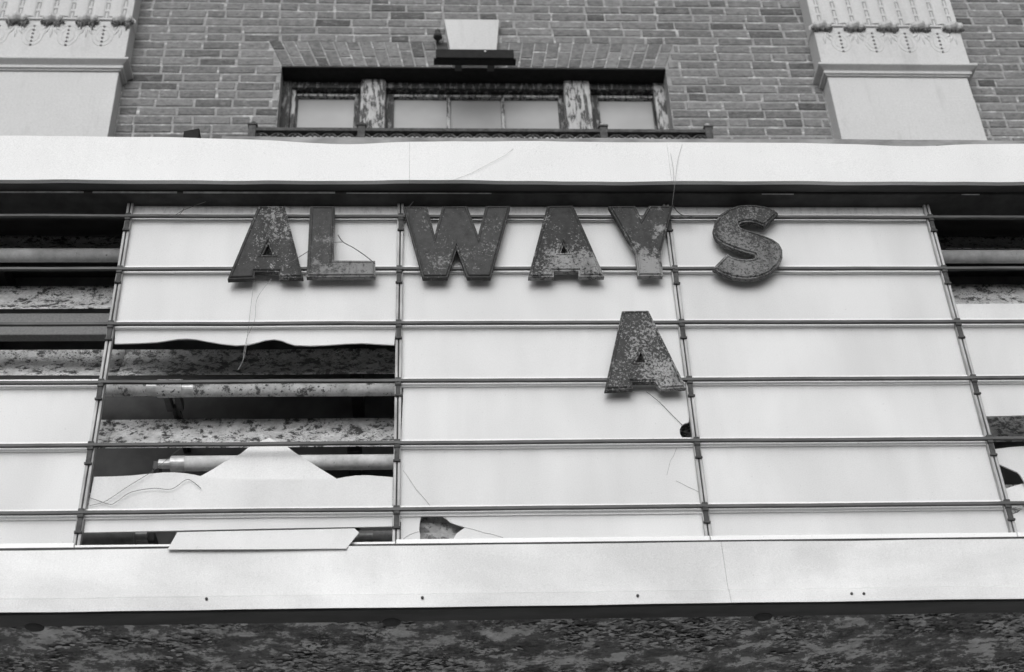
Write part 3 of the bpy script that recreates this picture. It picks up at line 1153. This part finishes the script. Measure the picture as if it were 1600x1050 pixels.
# torn bay: sagging top remnant, warped lower sheet, narrow strip at the foot
poly_pane([(181, 505), (179, 537), (215, 536), (245, 534.5), (262, 532), (278, 529.5), (292, 529), (306, 530), (322, 533), (345, 537), (368, 539.5), (388, 538.5), (402, 535), (414, 531.5), (428, 530), (440, 532), (450, 536), (460, 539), (485, 540), (510, 539), (540, 537), (565, 536), (590, 537.5), (616, 539), (619, 505)], strip=(2, 3))
poly_pane([(147, 745), (175, 744.5), (205, 743), (235, 740), (255, 738.2), (272, 738), (290, 739.5), (305, 742), (318, 745), (345, 747.5), (400, 749), (470, 749), (526, 748), (540, 745), (556, 743), (575, 742.5), (594, 744), (614, 745.5), (613, 799), (136, 800)], Y=0.001)
p26 = poly_pane([(135, 796), (614, 794), (613, 822.5), (470, 825), (300, 828.5), (131, 832)], Y=0.0, strip=(2, 6))
# letter bay, two holes
PXR = lambda r_: [(ends[3] + GAP, 0), (ends[4] - GAP, 0)]
poly_pane([(631, 597), (1069, 595), (1079.5, 645), (1077, 647), (1076, 660), (1070, 661.5), (1065, 665), (1062, 671), (1062.5, 678), (1066, 684), (1072, 687.5), (1082, 691), (626, 694)], strip=(3, 4))
p36a = poly_pane([(627, 796), (662, 795), (658, 806), (656, 816), (655, 827), (656.5, 836), (656, 850), (626, 850)])
p36b = poly_pane([(681, 795), (688, 801), (693, 808), (699, 812), (703, 816), (714, 820), (727, 824), (719, 829.5), (713, 834), (709, 841), (706, 850), (1102, 846), (1095, 791)], strip=(3, 6))
# right bay
poly_pane([(1488, 475), (1600, 474), (1760, 473), (1775, 502), (1495, 503)], Y=0.002)
poly_pane([(1521, 588), (1810, 585), (1835, 646), (1600, 649), (1538, 650.5)], strip=(5, 4))
poly_pane([(1551, 702), (1564, 700.5), (1580, 698.5), (1600, 697), (1680, 696), (1850, 693), (1870, 786), (1614, 788), (1604, 760), (1600, 752), (1594, 742), (1590, 738), (1574, 731), (1558, 724)])
poly_pane([(1578, 808), (1583, 803), (1590, 801), (1596, 796), (1606, 786), (1860, 783), (1885, 843), (1591, 846)])

# foot strip under the panes
for i, (a, b) in enumerate(zip(ends[:-1], ends[1:])):
    MB().box(a + .001, b - .001, -0.024, -0.009, WZ(800, 849, -.024), WZ(800, 844 if i == 2 else 840.5, -.024)).build('foot_strip', 'strip', mq, bevel=.001)
MB().box(MX0, MX1, -0.0300, -0.0245, zl1 - 0.02, WZ(800, 847.5, -.030)).build('foot_gap_shade', 'black', mq)  # black strip painting the shaded gap above the lower fascia


def crack(parent, pts, Y=-0.0006, r=0.0005, name='crack', mat='crack', jit=0.8):
    out = []
    for i in range(len(pts) - 1):
        (x0, y0), (x1, y1) = pts[i], pts[i + 1]
        k = max(2, int(math.hypot(x1 - x0, y1 - y0) / 9))
        for q in range(k):
            u = q / k
            out.append((x0 + (x1 - x0) * u + random.uniform(-jit, jit), y0 + (y1 - y0) * u + random.uniform(-jit, jit)))
    out.append(pts[-1])
    return MB().tube([W(x, y, Y) for x, y in out], r, 5).build(name, mat, parent)


crack(P[(3, 5)], [(630, 735), (650, 765), (672, 790)])
crack(p36b, [(727, 824), (757, 832), (786, 840)])
crack(p36a, [(655, 830), (640, 836), (630, 842)])
crack(P[(3, 5)], [(1061, 692), (1048, 720), (1042, 742)])
crack(P[(3, 5)], [(1056, 752), (1075, 761), (1092, 769)])

# ------------------------------------------------------------------ loose sheets and scraps (things of their own)
GS = 'broken sheets lodged in the letter board'
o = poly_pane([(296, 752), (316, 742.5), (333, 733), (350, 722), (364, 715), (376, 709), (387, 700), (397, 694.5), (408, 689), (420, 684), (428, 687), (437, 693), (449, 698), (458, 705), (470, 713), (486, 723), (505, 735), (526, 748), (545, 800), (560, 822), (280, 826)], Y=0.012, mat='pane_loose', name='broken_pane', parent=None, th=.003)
tag(o, 'broken white sheet with a pointed peak poking up behind the rail', 'broken pane', GS)


def tilted_sheet(pts, name, mat, th=0.003):
    """pts: (px, py, Y)"""
    vs = [W(*p) for p in pts]
    n = len(vs)
    back = [v + Vector((0, th, 0.0005)) for v in vs]
    a = 0.5 * sum(vs[i].x * vs[(i + 1) % n].z - vs[(i + 1) % n].x * vs[i].z for i in range(n))
    if a < 0:
        vs, back = vs[::-1], back[::-1]
    f = [tuple(range(n)), tuple(reversed(range(n, 2 * n)))] + [(i, i + n, (i + 1) % n + n, (i + 1) % n) for i in range(n)]
    return MB().add(vs + back, f).build(name, mat)


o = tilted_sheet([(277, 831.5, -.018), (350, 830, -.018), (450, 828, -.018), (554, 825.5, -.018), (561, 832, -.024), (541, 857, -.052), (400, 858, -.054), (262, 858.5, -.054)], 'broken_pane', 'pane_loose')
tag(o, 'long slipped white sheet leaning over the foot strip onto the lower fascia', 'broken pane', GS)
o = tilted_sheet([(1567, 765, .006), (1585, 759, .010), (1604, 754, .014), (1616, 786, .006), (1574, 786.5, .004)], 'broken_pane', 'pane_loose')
tag(o, 'small greyish triangular shard below the black hole beside the end rib', 'broken pane', GS)
# crumpled grey scrap behind the hole in the foot of the letter bay
vs, fs = [], []
for j in range(9):
    for i in range(13):
        px = 640 + 100 * i / 12
        py = 786 + 62 * j / 8
        Y = 0.028 + 0.014 * fn(px * .045, py * .07) + 0.006 * fn(px * .12, py * .15, 3)
        vs.append(W(px, py, Y))
for j in range(8):
    for i in range(12):
        fs.append((j * 13 + i, (j + 1) * 13 + i, (j + 1) * 13 + i + 1, j * 13 + i + 1))
o = MB().add(vs, fs).build('crumpled_sheet', 'scrap', None, solid=.001)
tag(o, 'crumpled grey sheet showing through the jagged hole at the pane foot', 'scrap sheet')

# ------------------------------------------------------------------ lamp tubes
YT = 0.125
TR = 0.0185


def lamp(px0, px1, py, label, mat='tube', capl=False, capr=False, z=None):
    pm = min(max((px0 + px1) / 2, 100), 1500)
    z = WZ(pm, py, YT) if z is None else z
    x0 = WX(px0, py, YT)
    x1 = WX(px1, py, YT)
    t = thing('fluorescent_tube', ((x0 + x1) / 2, YT, z), label, 'lamp tube', 'lamp tubes inside the marquee')
    MB().tube([(x0, YT, z), (x0 + .004, YT, z), (x1 - .004, YT, z), (x1, YT, z)], [TR * .8, TR, TR, TR * .8], 28).build('glass_tube', mat, t, smooth=True)
    for (x, s) in ((x0, -1), (x1, 1)):
        MB().tube([(x - s * .012, YT, z), (x + s * 0.022, YT, z)], TR * 1.03, 24).build('end_cap', 'cap', t)
        MB().tube([(x + s * 0.022, YT, z), (x + s * 0.05, YT, z)], TR * .62, 16).build('end_pin', 'cap', t)
        xx = x + s * .05
        MB().box(min(xx, xx + s * .016), max(xx, xx + s * .016), YT + .004, .21, z - .012, z + .012).build('lampholder', 'dark', mq, bevel=.003)
        MB().box(xx - .004, xx + .004, .198, .425, z - .006, z + .006).build('holder_arm', 'dark', mq)
    return t


lamp(-520, 260, 399, 'white lamp tube below the top rail in the open left bay')
lamp(1400, 2100, 401, 'white lamp tube below the top rail in the open right bay')
lamp(-420, 238, 608, 'stained lamp tube ending beside the dark socket in the torn bay', 'tubedirty')
lamp(296, 1010, 607, 'stained lamp tube running right from the socket under the sagging sheet', 'tubedirty')
lamp(282, 1000, 721.5, 'white lamp tube with pale end cap behind the pointed sheet', 'tube')
lamp(-430, 196, 839, 'short visible lamp tube end in the gap at the foot, beside the slipped sheet tail', 'tube')
lamp(575, 1280, 838, 'lamp tube beside the folded end of the slipped sheet at the foot', 'tube')
# clamp at the junction of the two stained tubes
jz = WZ(265, 607, YT)
jx = WX(266, 607, YT)
MB().tube([(jx - .03, YT, jz), (jx + .03, YT, jz)], TR * 1.25, 18).build('tube_coupling', 'tubedirty', mq)

# ------------------------------------------------------------------ letters
YLB, YLT = -0.0202, -0.039                            # back on the rails, front


def letter(name, pts, ox, oy, sc, holes, mat, label, thick=YLT, z_back=YLB):
    conv = lambda q: W(ox + q[0] / sc, oy + q[1] / sc, thick)

    def orient(lp, ccw):
        n = len(lp)
        ar = sum(lp[i][0] * lp[(i + 1) % n][1] - lp[(i + 1) % n][0] * lp[i][1] for i in range(n))
        return lp if (ar > 0) == ccw else lp[::-1]

    def shrink(lp, d):
        """move every edge of the loop to its left by d, mitred"""
        n, out = len(lp), []
        for i in range(n):
            p0, p1, p2 = Vector(lp[i - 1]), Vector(lp[i]), Vector(lp[(i + 1) % n])
            e0, e1 = (p1 - p0).normalized(), (p2 - p1).normalized()
            n0, n1 = Vector((-e0.y, e0.x)), Vector((-e1.y, e1.x))
            mt = (n0 + n1).normalized()
            q = p1 + mt * min(d / max(0.2, mt.dot(n0)), d * 3.6)
            out.append((q.x, q.y))
        return out

    loops = [orient([(conv(q).x, conv(q).z) for q in pts], True)] + [orient([(conv(q).x, conv(q).z) for q in h], False) for h in holes]
    rings = [(0.0, z_back), (0.0, thick + 0.0048), (0.0032, thick + 0.0044), (0.0048, thick + 0.0006), (0.0058, thick), (0.0072, thick), (0.0088, thick + 0.0022)]
    bm = bmesh.new()
    last, first = [], []
    for lp in loops:
        prev = None
        n = len(lp)
        for (d, y) in rings:
            cur = [bm.verts.new((x, y, z)) for x, z in (shrink(lp, d) if d else lp)]
            if prev:
                for i in range(n):
                    bm.faces.new((prev[i], prev[(i + 1) % n], cur[(i + 1) % n], cur[i]))
            else:
                first.append(cur)
            prev = cur
        last.append(prev)
    for grp in (last, first):
        edges = []
        for vs in grp:
            for i in range(len(vs)):
                e = bm.edges.get((vs[i], vs[(i + 1) % len(vs)]))
                edges.append(e)
        bmesh.ops.triangle_fill(bm, use_beauty=True, use_dissolve=False, edges=edges)
    bmesh.ops.recalc_face_normals(bm, faces=list(bm.faces))
    me = bpy.data.meshes.new(name)
    bm.to_mesh(me)
    bm.free()
    o = link(name, me, mat)
    return tag(o, label, 'letter', 'metal letters hung on the board')


letter('sign_letter', [(185, 108), (331, 106), (433, 497), (299, 497), (297, 466), (168, 464), (164, 500), (18, 505)], 350, 290, 3.5,
       [[(241, 312), (266, 374), (210, 374)]], m_letter('letter paint 1', 0.52, 120, 0.04, 0.32, 0.5, 3.95, 0.8, -0.33),
       'speckled metal letter A hung directly before the letter L')
letter('sign_letter', [(470, 107), (606, 107), (596, 403), (826, 405), (829, 490), (450, 492)], 350, 290, 3.5, [],
       m_letter('letter paint 2', 0.57, 70, 0.05, 0.22, -1.6, 3.93, 0.8, -.23, 0.3), 'worn metal letter L, bare grey along its foot')
letter('sign_letter', [(105, 108), (236, 108), (277, 262), (319, 108), (455, 106), (515, 262), (556, 106), (691, 105), (584, 494), (455, 495), (398, 340), (347, 495), (212, 496)], 600, 290, 3.5, [],
       m_letter('letter paint 3', 0.61, 130, 0.045, 0.24, 0.2, 3.95, 0, 0, 0.25), 'dark metal letter W with little paint wear')
letter('sign_letter', [(892, 105), (1035, 103), (1206, 490), (1066, 491), (1064, 461), (928, 461), (930, 492), (789, 495)], 600, 290, 3.5,
       [[(984, 318), (1006, 362), (966, 362)]], m_letter('letter paint 4', 0.56, 130, 0.034, 0.27, -1.3, 3.93, 0, 0, .3), 'flaking metal letter A hung between the W and the Y')
letter('sign_letter', [(178, 106), (325, 105), (359, 172), (399, 104), (531, 105), (466, 355), (477, 487), (340, 487), (326, 357)], 900, 290, 3.5, [],
       m_letter('letter paint 5', 0.57, 55, 0.04, 0.25, -1.2, 3.955, 0, 0, .45), 'blotched metal letter Y with a bare grey stem')
S = [(1108, 147), (1085, 127), (1040, 109), (980, 100), (935, 99), (890, 103), (840, 120), (790, 152), (760, 192), (751, 232), (757, 262), (775, 290), (810, 315), (870, 340), (930, 358), (968, 367), (980, 374), (984, 382), (980, 389), (965, 395), (930, 398), (890, 395), (855, 383), (829, 366), (751, 446), (800, 474), (860, 495), (930, 504), (1000, 498), (1060, 472), (1108, 432), (1131, 388), (1130, 345), (1112, 312), (1078, 288), (1030, 268), (970, 247), (920, 232), (900, 222), (893, 212), (897, 201), (912, 194), (945, 190), (985, 196), (1029, 215)]
letter('sign_letter', S, 900, 290, 3.5, [], m_letter('letter paint 6', 0.50, 130, 0.04, 0.19, -0.4, 3.97, 0, 0, .2), 'pale worn metal letter S ending the row')
letter('sign_letter', [(189, 38), (298, 36), (453, 351), (346, 358), (328, 328), (230, 328), (235, 356), (118, 362)], 900, 470, 2.625,
       [[(266, 205), (286, 247), (245, 247)]], m_letter('letter paint 7', 0.56, 140, 0.04, 0.32, -0.3, 3.72, 0.5, 0.52, .2), 'rusty metal letter A hung alone on the lower row')

# ------------------------------------------------------------------ wires
GW = 'stray wires on the marquee front'


def wire(pts, label, r=0.0008, mat='wire', Y=-0.012):
    """pts (px, py[, Y]); gently smoothed"""
    q = [W(p[0], p[1], p[2] if len(p) > 2 else Y) for p in pts]
    out = []
    for i in range(len(q) - 1):
        p0, p1, p2, p3 = q[max(i - 1, 0)], q[i], q[i + 1], q[min(i + 2, len(q) - 1)]
        for k in range(6):
            t = k / 6
            out.append(0.5 * ((2 * p1) + (p2 - p0) * t + (2 * p0 - 5 * p1 + 4 * p2 - p3) * t * t + (3 * p1 - p0 - 3 * p2 + p3) * t ** 3))
    out.append(q[-1])
    o = MB().tube(out, r, 6).build('wire', mat, None, smooth=True)
    return tag(o, label, 'wire', GW)


wire([(263, 339, -.031), (277, 334, -.033), (285, 329, -.032), (300, 323, -.03), (322, 315, -.03)], 'short wire twisted round the top rail before the first A')
wire([(266, 336, -.032), (276, 338, -.033), (284, 331, -.034), (287, 326, -.033)], 'tiny curled wire end at the top rail before the first A')
wire([(586, 412, -.054), (570, 399, -.056), (552, 387, -.056), (536, 378, -.054), (528, 367, -.05)], 'dark bent wire rising from the foot of the L', 0.0012)
wire([(440, 418, -.053), (465, 403, -.054), (490, 388, -.055), (512, 380, -.055), (536, 378, -.054)], 'thin wire stretched across the stem of the L', 0.0008)
wire([(398, 432, -.03), (393, 470, -.014), (387, 520, -.014), (382, 556, -.012), (372, 578, -.012)], 'long thin wire hanging below the first A, the straighter of two', 0.0006, 'wirelight')
wire([(424, 436, -.03), (402, 466, -.014), (398, 500, -.014), (385, 530, -.012), (380, 560, -.012)], 'long thin wire hanging below the first A, the more curved of two', 0.0006, 'wirelight')
wire([(802, 232, -.1), (790, 242, -.102), (762, 257, -.102), (735, 271, -.102), (700, 284, -.1)], 'thin wire trailing diagonally down the white top fascia', 0.0003, 'wirelight')
wire([(1066, 226, -.1), (1059, 250, -.103), (1055, 283, -.102), (1050, 322, -.06)], 'thin wire hanging down the top fascia above the Y', 0.0004, 'wirelight')
wire([(1048, 240, -.1), (1052, 265, -.103), (1053, 285, -.1)], 'faint short wire on the top fascia above the Y', 0.0005, 'wirelight')
wire([(1052, 322, -.05), (1058, 330, -.034), (1066, 336, -.033), (1076, 337, -.032), (1086, 341, -.031)], 'dark wire looped from the Y to the top rail', 0.0012)
wire([(1050, 338, -.032), (1058, 341, -.034), (1064, 337, -.034), (1070, 341, -.034), (1076, 338, -.034), (1084, 338, -.032)], 'dark wire wound round the top rail beside the Y', 0.0011)
wire([(1010, 612, -.03), (1030, 628, -.004), (1050, 648, -.003), (1066, 664, -.002)], 'thin wire running from the lone A to the small round hole', 0.0006)
wire([(138, 777, -.004), (150, 781, -.005), (172, 788, -.006), (182, 784, -.006), (205, 769, -.006), (240, 763, -.006), (268, 764, -.006), (290, 750, -.006), (300, 752, -.006), (314, 763, -.004)], 'crinkled dark wire lying on the warped sheet of the torn bay', 0.0007)
wire([(140, 790, -.004), (165, 783, -.005), (200, 760, -.006), (240, 735, -.004), (275, 706, .02), (300, 690, .05)], 'straight wire slanting up from the warped sheet past the tube cap', 0.0006)
wire([(633, 330, -.032), (640, 322, -.034), (646, 315, -.03)], 'short wire end at the rib beside the W', 0.0009)

# bent flashing tab, built as a small box on the marquee's top edge
b0, b1 = W(287, 214, -.06), W(314, 203, -.06)
jb = thing('flashing_tab', ((b0.x + b1.x) / 2, -.03, 4.174), 'bent black metal tab standing up on the top edge of the marquee', 'metal tab')
MB().prism([(b0.x, 4.174), (b1.x + .001, 4.174), (WX(311.5, 200, -.06), WZ(312, 200, -.06)), (WX(287, 204.5, -.06), WZ(287, 204.5, -.06))], -.06, -.005).build('body', 'jet', jb, bevel=.002)
MB().tube([(WX(300, 203, -.05), -.04, WZ(300, 206, -.05)), (WX(300, 203, -.05), -.04, WZ(300, 193, -.05))], .002, 8).build('stub', 'flash', jb)
